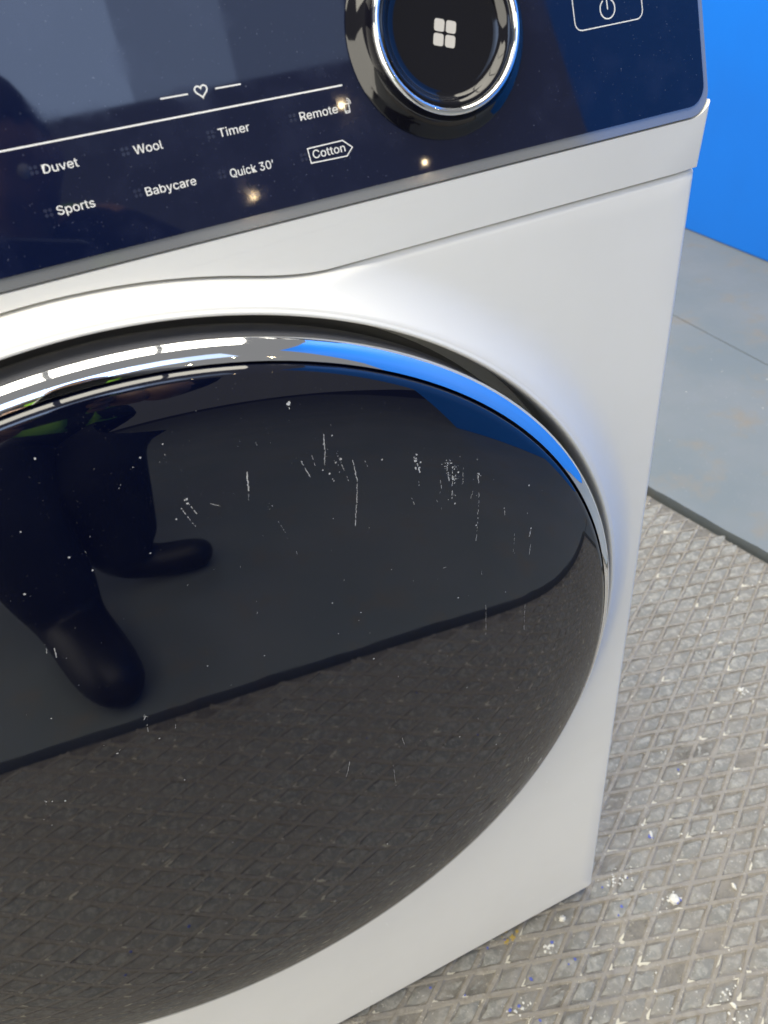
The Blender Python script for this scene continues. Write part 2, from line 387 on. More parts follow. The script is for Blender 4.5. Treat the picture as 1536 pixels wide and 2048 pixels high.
def chip(name, px, py, sx, sy, rot, label, blue=0.0):
    p = ground(px, py); bm = bmesh.new(); n = 9; r_ = random.Random(px)
    ring = [(math.cos(2 * PI * k / n) * sx * r_.uniform(0.75, 1.15), math.sin(2 * PI * k / n) * sy * r_.uniform(0.75, 1.15)) for k in range(n)]
    lo = [bm.verts.new((x, y, 0)) for x, y in ring]; hi = [bm.verts.new((x * 0.8, y * 0.8, 0.0016 + r_.uniform(0, 0.0012))) for x, y in ring]; top = bm.verts.new((0, 0, 0.0032))
    bm.faces.new(lo[::-1])
    for k in range(n):
        bm.faces.new((lo[k], lo[(k + 1) % n], hi[(k + 1) % n], hi[k])); bm.faces.new((hi[k], hi[(k + 1) % n], top))
    o = bm_obj(name, bm, MATS['chip_white']); o.location = (p[0], p[1], -0.0012); o.rotation_euler = (0, 0, math.radians(rot))
    tag(o, label, 'paint chip')
    if blue:
        V, Fc = [], []
        for k in range(4): pebble(V, Fc, (rnd.uniform(-.6, .6) * sx, -sy * rnd.uniform(.5, .95), 0.0012), sx * blue, 0.5, rnd)
        obj('blue_underside', V, Fc, MATS['chip_blue'], o)
    return o
chip('paint_chip', 1125, 1836, .0042, .0032, 20, 'small triangular white paint chip beside the bottom edge of the washing machine')
chip('paint_chip', 1349, 1797, .0072, .0058, 30, 'largest white paint chip with blue flecks along its edge', 0.22)
chip('paint_chip', 1468, 1772, .0020, .0040, -10, 'narrow pointed white chip lying near a plate ridge crossing')
chip('paint_chip', 1467, 2010, .0020, .0042, 15, 'oblong white crumb beside a dark pitted diamond of the tread')
chip('paint_chip', 1481, 1379, .0035, .0045, 40, 'white chip with crumbs around it on a far diamond of the tread')
chip('paint_chip', 1302, 1668, .0020, .0055, -25, 'slim white chip with a blue face close to the machine side', 0.5)
chip('paint_chip', 1358, 602, .0050, .0050, 0, 'lone white chip on the smooth concrete slab')

# the blue partition wall
bm = box_bm(1.622, 1.70, -1.85, 5.5, 0.0045, 2.42, 0.004)
tag(bm_obj('partition_wall', bm, MATS['blue_paint']), 'bright blue painted partition wall behind the washing machine', 'wall')

# ------------------------------------------------------------------ washing machine
W = 0.2975; ZB = 0.012; ZC = 0.4869; RG = 0.2492; YG = -0.0251
machine = tag(empty('washing_machine'), 'white front-loading washing machine with scratched black glass door and dark control panel', 'washing machine')
WHITE = MATS['white_enamel']
# cabinet, lid, feet
o = bm_obj('cabinet', box_bm(-0.2965, 0.2965, 0.0205, 0.56, 0.016, 0.834, 0.003), WHITE, machine); autosmooth(o)
o = bm_obj('top_lid', box_bm(-0.2975, 0.2975, 0.052, 0.575, 0.8345, 0.8515, 0.005, 3), WHITE, machine); autosmooth(o)
for fx in (-0.24, 0.24):
    for fy in (0.07, 0.50):
        bm = bmesh.new(); bmesh.ops.create_cone(bm, cap_ends=True, segments=20, radius1=0.024, radius2=0.018, depth=0.016)
        for v in bm.verts: v.co += Vector((fx, fy, 0.0078))
        bm_obj('foot', bm, MATS['grey_plastic'], machine)

# groove line between front panel and fascia strip
ZG = 0.7444; RA = 0.2745
def groove(x):
    x = abs(x)
    if x <= 0.075: return ZC + math.sqrt(RA * RA - x * x)
    if x >= 0.112: return ZG
    z0 = ZC + math.sqrt(RA * RA - 0.075 ** 2); s0 = -0.075 / (z0 - ZC); t = (x - 0.075) / 0.037
    return z0 * (1 - 3 * t * t + 2 * t ** 3) + (t - 2 * t * t + t ** 3) * 0.037 * s0 + ZG * (3 * t * t - 2 * t ** 3)
xs = [W] + list(np.linspace(W - 0.012, 0.125, 12)) + list(np.linspace(0.12, -0.12, 97)) + list(np.linspace(-0.125, -W + 0.012, 12)) + [-W]
# fascia strip
gp = [(x, groove(x) + 0.0007) for x in xs]
tip = [(min(W, W - 0.0105 + 0.0113 * math.cos(a)), 0.7788 + 0.0108 * math.sin(a)) for a in np.linspace(-PI / 2, math.radians(-24), 8)]   # hugs the panel's rounded corner
outline = gp + [(-x, z) for x, z in tip[::-1]] + tip
o = bm_obj('fascia_strip', slab(outline, lambda a, b, n: (a, n - 0.085 * (b - 0.7444), b), 0.0225, -0.0006, 0.0014, 3), WHITE, machine); autosmooth(o, 14)

# front panel with the raised lip round the door opening
lower = [(x, groove(x) - 0.0007) for x in xs]
cr = 0.006
bl = [(-W + cr - cr * math.cos(a), ZB + cr - cr * math.sin(a)) for a in np.linspace(0, PI / 2, 5)]
br = [(W - cr + cr * math.sin(a), ZB + cr - cr * math.cos(a)) for a in np.linspace(0, PI / 2, 5)]
OUT = np.array(lower + bl + br)                                     # counter-clockwise loop seen from the front
SEG0 = OUT; SEG1 = np.roll(OUT, -1, 0)
def bdist(P):
    d = SEG1 - SEG0; L2 = (d ** 2).sum(1) + 1e-15
    out = np.empty(len(P))
    for k in range(0, len(P), 4000):
        q = P[k:k + 4000, None, :] - SEG0[None]; t = np.clip((q * d).sum(2) / L2, 0, 1); out[k:k + 4000] = np.sqrt((((q - t[..., None] * d) ** 2).sum(2)).min(1))
    return out
def rho(a):
    d = np.array([math.sin(a), math.cos(a)]); o = np.array([0, ZC]); best = 9
    e = SEG1 - SEG0; den = d[0] * e[:, 1] - d[1] * e[:, 0]; w = SEG0 - o
    with np.errstate(all='ignore'):
        t = (w[:, 0] * e[:, 1] - w[:, 1] * e[:, 0]) / den; s = (w[:, 0] * d[1] - w[:, 1] * d[0]) / den
    ok = (s >= -1e-9) & (s <= 1 + 1e-9) & (t > 0.1)
    return t[ok].min()
angs = sorted(set(list(np.linspace(0, 2 * PI, 480, endpoint=False)) + [math.atan2(x, z - ZC) % (2 * PI) for x, z in bl + br + [(W, ZG - 0.0007), (-W, ZG - 0.0007)]]))
LIP = [(0.2606, 0.030), (0.2609, 0.010), (0.2616, 0.0), (0.2624, -0.0070), (0.2630, -0.0104), (0.2634, -0.0121), (0.2639, -0.0130), (0.2645, -0.0133), (0.2651, -0.01315), (0.2656, -0.01265), (0.2662, -0.0124), (0.2670, -0.0123)]
RC, R1, HC = 0.2670, 0.2885, -0.0123
def flare(r): return np.where(r < R1, HC * np.clip((R1 - r) / (R1 - RC), 0, 1) ** 1.7, 0.0)
tt = [0.04, 0.1, 0.17, 0.25, 0.34, 0.43, 0.52, 0.61, 0.7, 0.78, 0.85, 0.90]
insets = [0.0045, 0.0032, 0.0022, 0.0014, 0.0008, 0.00035, 0.00008, 0.0]
rows, pts2, base = [], [], []
for a in angs:
    R_ = rho(a); rr = [RC + (R_ - 0.006 - RC) * t for t in tt] + [R_ - q for q in insets]
    rows.append(rr)
rows = np.array(rows); A = np.array(angs)[:, None]
X = rows * np.sin(A); Z = ZC + rows * np.cos(A)
D = bdist(np.stack([X.ravel(), Z.ravel()], 1)).reshape(rows.shape)
RAD = 0.0034
q = np.clip(RAD - D, 0, RAD); Y = flare(rows) + (RAD - np.sqrt(np.maximum(RAD * RAD - q * q, 0)))
V, Fc = [], []
nl = len(LIP); nr = rows.shape[1]; n = nl + nr + 1
for k, a in enumerate(angs):
    for r, y in LIP: V.append((r * math.sin(a), y, ZC + r * math.cos(a)))
    for c in range(nr): V.append((X[k, c], Y[k, c], Z[k, c]))
    V.append((X[k, -1], 0.0200, Z[k, -1]))
K = len(angs)
for k in range(K):
    k2 = (k + 1) % K
    for c in range(n - 1): Fc.append((k * n + c, k2 * n + c, k2 * n + c + 1, k * n + c + 1))
o = obj('front_panel', V, Fc, WHITE, machine, True); autosmooth(o, 60)
# floor of the recess behind the door
bm = bmesh.new()
V, Fc = lathe([(0.2606, 0.0285), (0.20, 0.0285)], 96)
obj('door_recess', V, Fc, MATS['gap_black'], machine, True)

# door ----------------------------------------------------------------
DA, DN = 0.40, 9
def prof(r): return YG - 0.0015 - DA * RG / (DN + 1) * (1 - (r / RG) ** (DN + 1))
V, Fc = lathe([(0.2545, 0.028), (0.2545, 0.0065), (0.2540, 0.0045), (0.2540, 0.0025), (0.2552, 0.0010), (0.2562, -0.0040), (0.2566, -0.0150), (0.2562, -0.0172)])
door = obj('door', V, Fc, MATS['dark_rim'], machine, True); autosmooth(door, 40)
V, Fc = lathe([(0.2560, -0.0168), (0.2570, -0.0174), (0.2574, -0.0184), (0.2572, -0.0195), (0.2558, -0.0213), (0.2543, -0.02275), (0.2528, -0.02385), (0.2513, -0.02465), (0.2500, -0.0252), (0.2497, -0.0250), (0.2496, -0.0243), (0.2496, -0.0180)])
ring = obj('chrome_ring', V, Fc, MATS['chrome'], door, True); autosmooth(ring, 50)
rs = list(np.linspace(0.0004, 0.20, 24)) + list(np.linspace(0.205, RG - 0.0016, 22))
pr = [(r, float(prof(r))) for r in rs] + [(RG - 0.0010, -0.02595), (RG - 0.0005, -0.0252), (RG - 0.00035, -0.0243), (RG - 0.0003, -0.017)]
V, Fc = lathe(pr, 256); Fc.append(tuple(k * len(pr) for k in range(256))[::-1])
glass = obj('door_glass', V, Fc, MATS['door_glass'], door, True); autosmooth(glass, 50)
V, Fc = lathe([(RG + 0.0008, -0.0195), (RG - 0.0012, -0.0195)], 128)
obj('door_seal', V, Fc, MATS['gap_black'], door, True)

def on_door(px, py):
    d = ray(px, py); t = (-0.03 - CAM[1]) / d[1]
    for _ in range(40):
        P = CAM + d * t; r = math.hypot(P[0], P[2] - ZC); t += (prof(min(r, RG)) - P[1]) / d[1] * 0.7
    return CAM + d * t
V, Fc = [], []
def lift(p, h=0.00006):
    r = math.hypot(p[0], p[2] - ZC); return (p[0], prof(min(r, RG)) - h, p[2])
def scratch(pts, w0, breaks=0.25, jit=1.0):
    P = []
    for i in range(len(pts) - 1):
        k = max(2, int(math.dist(pts[i], pts[i + 1]) / 3))
        for s in range(k): P.append((pts[i][0] + (pts[i + 1][0] - pts[i][0]) * s / k + rnd.gauss(0, jit * 0.5), pts[i][1] + (pts[i + 1][1] - pts[i][1]) * s / k))
    Q = [on_door(*p) for p in P]
    for i in range(len(Q) - 1):
        if rnd.random() < breaks: continue
        d = Q[i + 1] - Q[i]; nr_ = np.array([-d[2], 0, d[0]]); nr_ /= np.linalg.norm(nr_) + 1e-12
        wa, wb = w0 * rnd.uniform(0.15, 1.0), w0 * rnd.uniform(0.15, 1.0); b = len(V)
        for p in (Q[i] + nr_ * wa, Q[i] - nr_ * wa, Q[i + 1] - nr_ * wb, Q[i + 1] + nr_ * wb): V.append(lift(p))
        Fc.append((b, b + 1, b + 2, b + 3))
def blob(px, py, s, k):
    for _ in range(k):
        c = on_door(px + rnd.gauss(0, s), py + rnd.gauss(0, s * 1.6)); r = 0.0001 + 0.00045 * rnd.random() ** 2; b = len(V); m_ = 5
        for q_ in range(m_):
            a = 2 * PI * q_ / m_; rr = r * rnd.uniform(0.5, 1.3); V.append(lift(c + np.array([rr * math.cos(a), 0, rr * math.sin(a)])))
        Fc.append(tuple(range(b, b + m_)))
for pts, w, br_ in (
    ([(647, 868), (650, 900), (649, 933)], .00024, .1), ([(494, 943), (497, 985)], .00036, .05), ([(497, 985), (498, 1010)], .00012, .4),
    ([(602, 922), (622, 957)], .00020, .1), ([(622, 905), (634, 940)], .00010, .5), ([(673, 905), (686, 935), (699, 965)], .00013, .45), ([(680, 915), (690, 925)], .00010, .4),
    ([(705, 920), (714, 960), (714, 990), (710, 1055)], .00020, .12), ([(728, 918), (737, 936)], .00016, .2), ([(375, 1005), (396, 1030)], .00022, .2),
    ([(362, 1016), (393, 1055)], .00018, .25), ([(420, 1007), (443, 1013)], .00016, .3), ([(555, 1040), (573, 1068)], .00013, .4),
    ([(577, 808), (580, 824)], .0003, .3), ([(832, 920), (841, 948)], .00045, .15), ([(838, 950), (838, 975)], .00012, .4), ([(823, 995), (831, 1015)], .00014, .5),
    ([(893, 932), (899, 965)], .00030, .35), ([(905, 935), (904, 1000)], .00024, .4), ([(912, 940), (908, 970)], .00030, .4), ([(927, 935), (925, 972)], .00014, .4), ([(955, 945), (958, 972)], .00022, .3),
    ([(958, 985), (955, 1050), (952, 1085)], .00014, .3), ([(1008, 1015), (1010, 1042)], .00018, .3), ([(1062, 1055), (1058, 1076)], .00034, .1), ([(1062, 1085), (1058, 1112)], .00014, .4),
    ([(880, 1138), (905, 1130)], .00012, .4), ([(108, 1293), (113, 1318)], .00022, .2), ([(92, 1290), (94, 1310)], .00012, .4), ([(294, 1448), (298, 1470)], .00016, .3), ([(288, 1440), (292, 1432), (300, 1436)], .0003, .1),
    ([(693, 1553), (700, 1520)], .00016, .2), ([(972, 1210), (972, 1278)], .00009, .2), ([(1050, 1208), (1048, 1262)], .00008, .35), ([(805, 1475), (809, 1492)], .00010, .3),
    ([(1030, 1060), (1026, 1110)], .00008, .5), ([(940, 1000), (948, 975)], .00010, .5), ([(880, 960), (884, 980)], .00014, .4), ([(787, 1530), (792, 1575)], .00008, .5)):
    scratch(pts, w, br_)
for px, py, s, k in ((372, 999, 2.2, 12), (831, 915, 3, 18), (836, 930, 4, 12), (895, 932, 4, 16), (906, 945, 7, 26), (577, 806, 2, 9), (956, 950, 3, 8), (541, 1018, 3, 6), (900, 990, 6, 8), (290, 1434, 3, 6), (92, 1602, 2, 4), (88, 1638, 1, 2), (670, 925, 14, 14)): blob(px, py, s, k)
for _ in range(85):
    px, py = rnd.uniform(0, 1150), rnd.uniform(780, 1700); p = on_door(px, py)
    if math.hypot(p[0], p[2] - ZC) < 0.236: blob(px, py, 0.1, 1)
for _ in range(45):
    px, py = rnd.uniform(0, 1100), rnd.uniform(800, 1500); p = on_door(px, py)
    if math.hypot(p[0], p[2] - ZC) < 0.23: scratch([(px, py), (px + rnd.uniform(-6, 6), py + rnd.uniform(3, 12))], .00007, .3)
sx = obj('scratch_marks', V, Fc, MATS['scratch'], glass); sx['kind'] = 'stuff'

# control panel ---------------------------------------------------------
TILT = 0.3287; PO = np.array([0, -0.0015, 0.7734]); PU = np.array([0, math.sin(TILT), math.cos(TILT)]); PN = np.array([0, -math.cos(TILT), math.sin(TILT)])
def pf(x, v, n): return tuple(np.array([x, 0, 0]) + PO + PU * v + PN * n)
V = []
prof_yz = [(0.0, 0.7690), (0.004, 0.7760), (0.0285, 0.8480), (0.0515, 0.8505), (0.0515, 0.7690)]
bm = bmesh.new()
L_ = [bm.verts.new((-0.2955, y, z)) for y, z in prof_yz]; R__ = [bm.verts.new((0.2955, y, z)) for y, z in prof_yz]
bm.faces.new(L_); bm.faces.new(R__[::-1])
for k in range(5): bm.faces.new((L_[k], R__[k], R__[(k + 1) % 5], L_[(k + 1) % 5]))
bm_obj('panel_housing', bm, WHITE, machine)
bez = bm_obj('control_panel', slab(rrect(-W, W, -0.0046, 0.0830, 0.0105, 10), pf, -0.0075, -0.0002, 0.0026, 4), MATS['bezel_clear'], machine); autosmooth(bez, 14)
pg = bm_obj('panel_glass', slab(rrect(-0.2948, 0.2948, -0.0004, 0.0812, 0.0085, 10), pf, -0.003, 0.0004, 0.0005, 2), MATS['panel_glass'], bez); autosmooth(pg, 14)
NP = 0.00046
def flat_poly(name, polys, mt, parent=pg, n=NP):
    V, Fc = [], []
    for P in polys:
        b = len(V); V += [pf(x, v, n) for x, v in P]; Fc.append(tuple(range(b, b + len(P))))
    return obj(name, V, Fc, MATS[mt], parent)
def stroke(P, w, closed=False):
    P = [np.array(p) for p in P]; n_ = len(P); L1, L2 = [], []
    for i in range(n_):
        a = P[i - 1] if (i or closed) else P[i]; b = P[(i + 1) % n_] if (i < n_ - 1 or closed) else P[i]
        d0 = P[i] - a; d1 = b - P[i]
        d0 = d0 / (np.linalg.norm(d0) or 1); d1 = d1 / (np.linalg.norm(d1) or 1); t = d0 + d1; t /= np.linalg.norm(t) or 1
        nn = np.array([-t[1], t[0]]); c = max(0.5, abs(nn @ np.array([-d1[1], d1[0]])) if np.linalg.norm(d1) else 1)
        L1.append(P[i] + nn * w / c); L2.append(P[i] - nn * w / c)
    out = []
    for i in range(n_ if closed else n_ - 1):
        j = (i + 1) % n_; out.append([L1[i], L2[i], L2[j], L1[j]])
    return out
FONT = None
try:                                                              # Blender's own bundled sans face, else its built-in one
    import os
    for fn in ('Inter.woff2', 'Noto Sans.woff2'):
        p_ = os.path.join(bpy.utils.resource_path('LOCAL'), 'datafiles', 'fonts', fn)
        if os.path.exists(p_): FONT = bpy.data.fonts.load(p_); break
except Exception: FONT = None
def text(body, x0, x1, v, name='lettering'):
    c = bpy.data.curves.new(name, 'FONT'); c.body = body; c.size = 0.01
    if FONT: c.font = FONT; c.resolution_u = 4; c.offset = 0.0
    t = bpy.data.objects.new('tmp', c); COL.objects.link(t)
    me = bpy.data.meshes.new_from_object(t.evaluated_get(bpy.context.evaluated_depsgraph_get()))
    bpy.data.objects.remove(t); bpy.data.curves.remove(c)
    co = np.array([vv.co[:] for vv in me.vertices]); ax, bx = co[:, 0].min(), co[:, 0].max(); k = (x1 - x0) / (bx - ax); ky = SY / 0.01
    for vv, p in zip(me.vertices, co): vv.co = pf(x0 + (p[0] - ax) * k, v + p[1] * ky, NP)
    me.materials.clear(); return link(name, me, MATS['print_white'], pg)
SY = 0.0055
for body, x0, x1, v in (('Duvet', .0168, .0287, .0283), ('Wool', .0480, .0581, .0281), ('Timer', .0786, .0902, .0277), ('Remote', .1098, .1249, .0273),
                        ('Sports', .0166, .0295, .0149), ('Babycare', .0475, .0658, .0144), ('Quick 30\u2019', .0787, .0955, .0140), ('Cotton', .1112, .1243, .0139),
                        ('Spin', -.0150, -.0060, .0283), ('Delicate', -.0160, .0010, .0149))[:8]: text(body, x0, x1, v)
flat_poly('divider_line', stroke([(-0.06, .0383), (.1288, .0360)], .00026), 'print_white')
flat_poly('heart_line', stroke([(.0621, .0433), (.0719, .0431)], .00022), 'print_white')
flat_poly('heart_line', stroke([(.0819, .0431), (.0913, .0429)], .00022), 'print_white')
H = []
for k in range(28):
    a = 2 * PI * k / 28; H.append((.0768 + .00014 * 16 * math.sin(a) ** 3, .0433 + .000135 * (13 * math.cos(a) - 5 * math.cos(2 * a) - 2 * math.cos(3 * a) - math.cos(4 * a))))
flat_poly('heart_icon', stroke(H, .00022, True), 'print_white')
flat_poly('cotton_frame', stroke([(.1097, .0177), (.1240, .0178), (.1273, .0148), (.1244, .0122), (.1098, .0126)], .00018, True), 'print_white')
ri = stroke(rrect(.1277, .1296, .0266, .0297, .0003, 2), .00013, True) + stroke([(.1281, .0266), (.1281, .0272), (.1292, .0272), (.1292, .0266)], .00012)
for r in (.0011, .0017): ri += stroke([(.1288 + r * math.cos(a), .0298 + r * math.sin(a)) for a in np.linspace(-0.3, 1.3, 6)], .00012)
flat_poly('remote_icon', ri, 'print_ghost' if False else 'print_white')
flat_poly('power_frame', stroke(rrect(.2327, .2661, .0375, .0565, .0032, 6), .00018, True), 'print_white')
pw = stroke([(.2490 + .0036 * math.sin(a), .0434 + .0036 * math.cos(a)) for a in np.linspace(0.55, 2 * PI - 0.55, 26)], .00021) + stroke([(.2490, .0431), (.2490, .0478)], .00021)
flat_poly('power_icon', pw, 'print_white')
gh = []
for x, v in ((.0140, .0300), (.0450, .0297), (.0757, .0292), (.1070, .0288), (.0137, .0163), (.0447, .0160), (.0757, .0157), (.1075, .0152)):
    gh = []
    for dx, dv in ((.0008, .0008), (-.0008, .0008), (.0008, -.0008), (-.0008, -.0008)): gh.append([(x + dx + .00065 * math.cos(a), v + dv + .00065 * math.sin(a)) for a in np.linspace(0, 2 * PI, 8, endpoint=False)])
    flat_poly('unlit_indicator', gh, 'print_ghost')['kind'] = 'stuff'

# programme knob
KX, KV = 0.1712, 0.0466
def klathe(profile, seg=96):
    V, Fc = [], []; n_ = len(profile)
    for k in range(seg):
        a = 2 * PI * k / seg
        for r, h in profile: V.append(pf(KX + r * math.sin(a), KV + r * math.cos(a), h))
    for k in range(seg):
        k2 = (k + 1) % seg
        for i in range(n_ - 1): Fc.append((k * n_ + i, k * n_ + i + 1, k2 * n_ + i + 1, k2 * n_ + i))
    return V, Fc
V, Fc = klathe([(0.0368, 0.0003), (0.0372, 0.0009), (0.0366, 0.0014), (0.0345, 0.0024), (0.0322, 0.0042), (0.0306, 0.0066), (0.0300, 0.0090)])
knob = obj('knob', V, Fc, MATS['knob_black'], machine, True); autosmooth(knob, 50)
V, Fc = klathe([(0.0300, 0.0084), (0.0302, 0.0096), (0.0300, 0.0106), (0.0294, 0.0113), (0.0286, 0.0115), (0.0279, 0.0112), (0.0274, 0.0104), (0.0273, 0.0094)])
o = obj('knob_ring', V, Fc, MATS['chrome'], knob, True); autosmooth(o, 60)
pr = [(0.0273, 0.0094), (0.0268, 0.0099), (0.0260, 0.0100), (0.0250, 0.0094), (0.0240, 0.0082), (0.0231, 0.0073), (0.0222, 0.0069), (0.0205, 0.0067), (0.0002, 0.0066)]
V, Fc = klathe(pr); Fc.append(tuple(k * len(pr) + len(pr) - 1 for k in range(96)))
kf = obj('knob_face', V, Fc, MATS['knob_black'], knob, True); autosmooth(kf, 50)
ic, isn = math.cos(math.radians(-17)), math.sin(math.radians(-17))
for dx, dv in ((-1, 1), (1, 1), (-1, -1), (1, -1)):
    P = [(dx * .00242 + a, dv * .00242 + b) for a, b in rrect(-.00208, .00208, -.00208, .00208, .0009, 4)]
    P = [(KX - .0002 + a * ic - b * isn, KV - .0016 + a * isn + b * ic) for a, b in P]
    flat_poly('knob_icon', [P], 'icon_cream', knob, 0.0068)
# pale scuffs on the lower front
V, Fc = [], []
def on_front(px, py):
    d = ray(px, py); P = CAM + d * ((0 - CAM[1]) / d[1]); return P
for k in range(70):
    if k < 3: px, py, L = ((1092, 1508, 34), (1128, 1420, 16), (1101, 1800, 12))[k]
    else: px, py, L = rnd.uniform(720, 1180), rnd.uniform(1500, 2000), rnd.uniform(2, 9)
    P = on_front(px, py)
    if math.hypot(P[0], P[2] - ZC) < 0.30 or not (ZB + 0.006 < P[2] and P[0] < W - 0.006): continue
    Q = on_front(px + L * (0.8 if k == 0 else rnd.uniform(-1, 1)), py + L * (0.7 if k == 0 else rnd.uniform(-1, 1))); d = Q - P; nn_ = np.array([-d[2], 0, d[0]]); nn_ /= np.linalg.norm(nn_) + 1e-9; w_ = rnd.uniform(0.0001, 0.0004) if k > 2 else 0.0006
    b = len(V)
    for p, w2 in ((P, w_ * .3), (P + d * .4, w_), (P + d * .8, w_ * .8), (Q, w_ * .2)):
        V.append((p[0] + nn_[0] * w2, -0.00006, p[2] + nn_[2] * w2)); V.append((p[0] - nn_[0] * w2, -0.00006, p[2] - nn_[2] * w2))
    for q_ in range(3): Fc.append((b + 2 * q_, b + 2 * q_ + 1, b + 2 * q_ + 3, b + 2 * q_ + 2))
mat('scuff_white', (0.90, 0.89, 0.85), 0.7)
sf = obj('scuff_marks', V, Fc, MATS['scuff_white'], bpy.data.objects['front_panel']); sf['kind'] = 'stuff'

# ------------------------------------------------------------------ the photographer, mirrored in the black door, and the phone in both hands
mat('cloth_navy', (0.010, 0.012, 0.022), 0.85); mat('skin', (0.30, 0.17, 0.11), 0.5); mat('boot_black', (0.012, 0.012, 0.013), 0.45); mat('hi_vis', (0.30, 0.62, 0.04), 0.7)
mat('hair_dark', (0.012, 0.010, 0.009), 0.7); mat('phone_black', (0.006, 0.006, 0.007), 0.25); mat('phone_screen', (0.004, 0.004, 0.005), 0.05); mat('eye_white', (0.7, 0.68, 0.65), 0.3)
def skin_mesh(name, verts, edges, mt, parent, root=0, sub=2):
    me = bpy.data.meshes.new(name); me.from_pydata([v[:3] for v in verts], edges, [])
    o = bpy.data.objects.new(name, me); COL.objects.link(o)
    md = o.modifiers.new('skin', 'SKIN'); md.use_smooth_shade = True
    for i, v in enumerate(verts):
        sv = me.skin_vertices[0].data[i]; r = v[3]; sv.radius = r if isinstance(r, tuple) else (r, r); sv.use_root = (i == root)
    ss = o.modifiers.new('sub', 'SUBSURF'); ss.levels = sub; ss.render_levels = sub
    dgr = bpy.context.evaluated_depsgraph_get(); new = bpy.data.meshes.new_from_object(o.evaluated_get(dgr))
    bpy.data.objects.remove(o); new.materials.clear()
    for m_ in (mt if isinstance(mt, list) else [mt]): new.materials.append(m_)
    new.name = name; return link(name, new, None, parent, True)
person = tag(empty('person', (0, 0, 0)), 'person in dark clothes and hi-vis vest stooping with a phone, mirrored in the door', 'person')
B = [(-0.11, -1.10, 0.80, (0.155, 0.115)), (-0.10, -1.06, 0.90, (0.145, 0.105)), (-0.08, -1.00, 1.00, (0.155, 0.115)), (-0.055, -0.93, 1.08, (0.150, 0.105)), (-0.045, -0.87, 1.125, 0.060), (-0.035, -0.82, 1.16, 0.055),
     (-0.20, -1.05, 0.72, 0.115), (-0.21, -0.93, 0.58, 0.100), (-0.205, -0.82, 0.46, 0.090), (-0.195, -0.80, 0.28, 0.082), (-0.175, -0.775, 0.13, 0.074), (-0.168, -0.755, 0.055, 0.054), (-0.135, -0.63, 0.048, 0.052), (-0.106, -0.545, 0.040, 0.040),
     (-0.03, -1.05, 0.72, 0.115), (-0.035, -0.95, 0.58, 0.097), (-0.045, -0.86, 0.46, 0.086), (-0.055, -0.865, 0.28, 0.078), (-0.065, -0.865, 0.13, 0.070), (-0.06, -0.865, 0.055, 0.050), (0.025, -0.845, 0.046, 0.046), (0.080, -0.835, 0.038, 0.037),
     (-0.20, -0.91, 1.09, 0.070), (-0.26, -0.80, 0.98, 0.054), (-0.27, -0.67, 0.88, 0.047), (-0.19, -0.53, 0.83, 0.040), (-0.115, -0.42, 0.805, 0.033), (-0.090, -0.385, 0.800, 0.026),
     (0.10, -0.90, 1.09, 0.070), (0.18, -0.79, 0.98, 0.054), (0.20, -0.66, 0.88, 0.047), (0.15, -0.53, 0.82, 0.040), (0.080, -0.425, 0.785, 0.033), (0.062, -0.392, 0.780, 0.026)]
Ed = [(0, 1), (1, 2), (2, 3), (3, 4), (4, 5), (0, 6), (6, 7), (7, 8), (8, 9), (9, 10), (10, 11), (11, 12), (12, 13), (0, 14), (14, 15), (15, 16), (16, 17), (17, 18), (18, 19), (19, 20), (20, 21), (3, 22), (22, 23), (23, 24), (24, 25), (25, 26), (26, 27), (3, 28), (28, 29), (29, 30), (30, 31), (31, 32), (32, 33)]
body = skin_mesh('body', B, Ed, [MATS['cloth_navy'], MATS['skin'], MATS['boot_black']], person)
for pl in body.data.polygons:
    c = pl.center
    if c.z < 0.10: pl.material_index = 2
    elif c.y > -0.43 and c.z > 0.6 or (c.z > 1.135 and c.y > -0.88): pl.material_index = 1
# head
HC_ = Vector((-0.03, -0.775, 1.185)); hq = Matrix.Rotation(math.radians(-38), 3, 'X')
bm = bmesh.new(); bmesh.ops.create_icosphere(bm, subdivisions=4, radius=1)
for v in bm.verts:
    x, y, z = v.co
    w = 0.074 * (1 - 0.22 * max(0, -z) ** 1.5); p = Vector((x * w, y * 0.092, z * 0.113))
    if y > 0.3 and z < 0: p.y += 0.010 * (-z) * y
    nose = math.exp(-((x * 0.074) ** 2) / 0.00012 - ((z * 0.113 + 0.012) ** 2) / 0.0006) if y > 0 else 0
    p.y += 0.020 * nose
    for s_ in (-1, 1):
        p.y -= 0.008 * math.exp(-((x * 0.074 - s_ * 0.030) ** 2 + (z * 0.113 - 0.008) ** 2) / 0.00016) * (y > 0)
        ear = math.exp(-((y * 0.092 + 0.01) ** 2) / 0.0003 - ((z * 0.113) ** 2) / 0.0007) * (x * s_ > 0.5); p.x += s_ * 0.014 * ear
    p.y -= 0.004 * math.exp(-((z * 0.113 + 0.050) ** 2) / 0.00002 - (x * 0.074) ** 2 / 0.0008) * (y > 0)
    v.co = HC_ + hq @ p
bm_obj('head', bm, MATS['skin'], person, True)
bm = bmesh.new(); bmesh.ops.create_icosphere(bm, subdivisions=4, radius=1)
bmesh.ops.delete(bm, geom=[v for v in bm.verts if v.co.z < 0.12 + 0.62 * max(0, v.co.y) - 0.55 * max(0, -v.co.y)], context='VERTS')
for v in bm.verts:
    x, y, z = v.co; k = 1 + 0.015 * math.sin(x * 31) * math.sin(y * 27 + z * 19); v.co = HC_ + hq @ Vector((x * 0.079 * k, y * 0.098 * k, z * 0.119 * k))
bm_obj('hair', bm, MATS['hair_dark'], person, True)
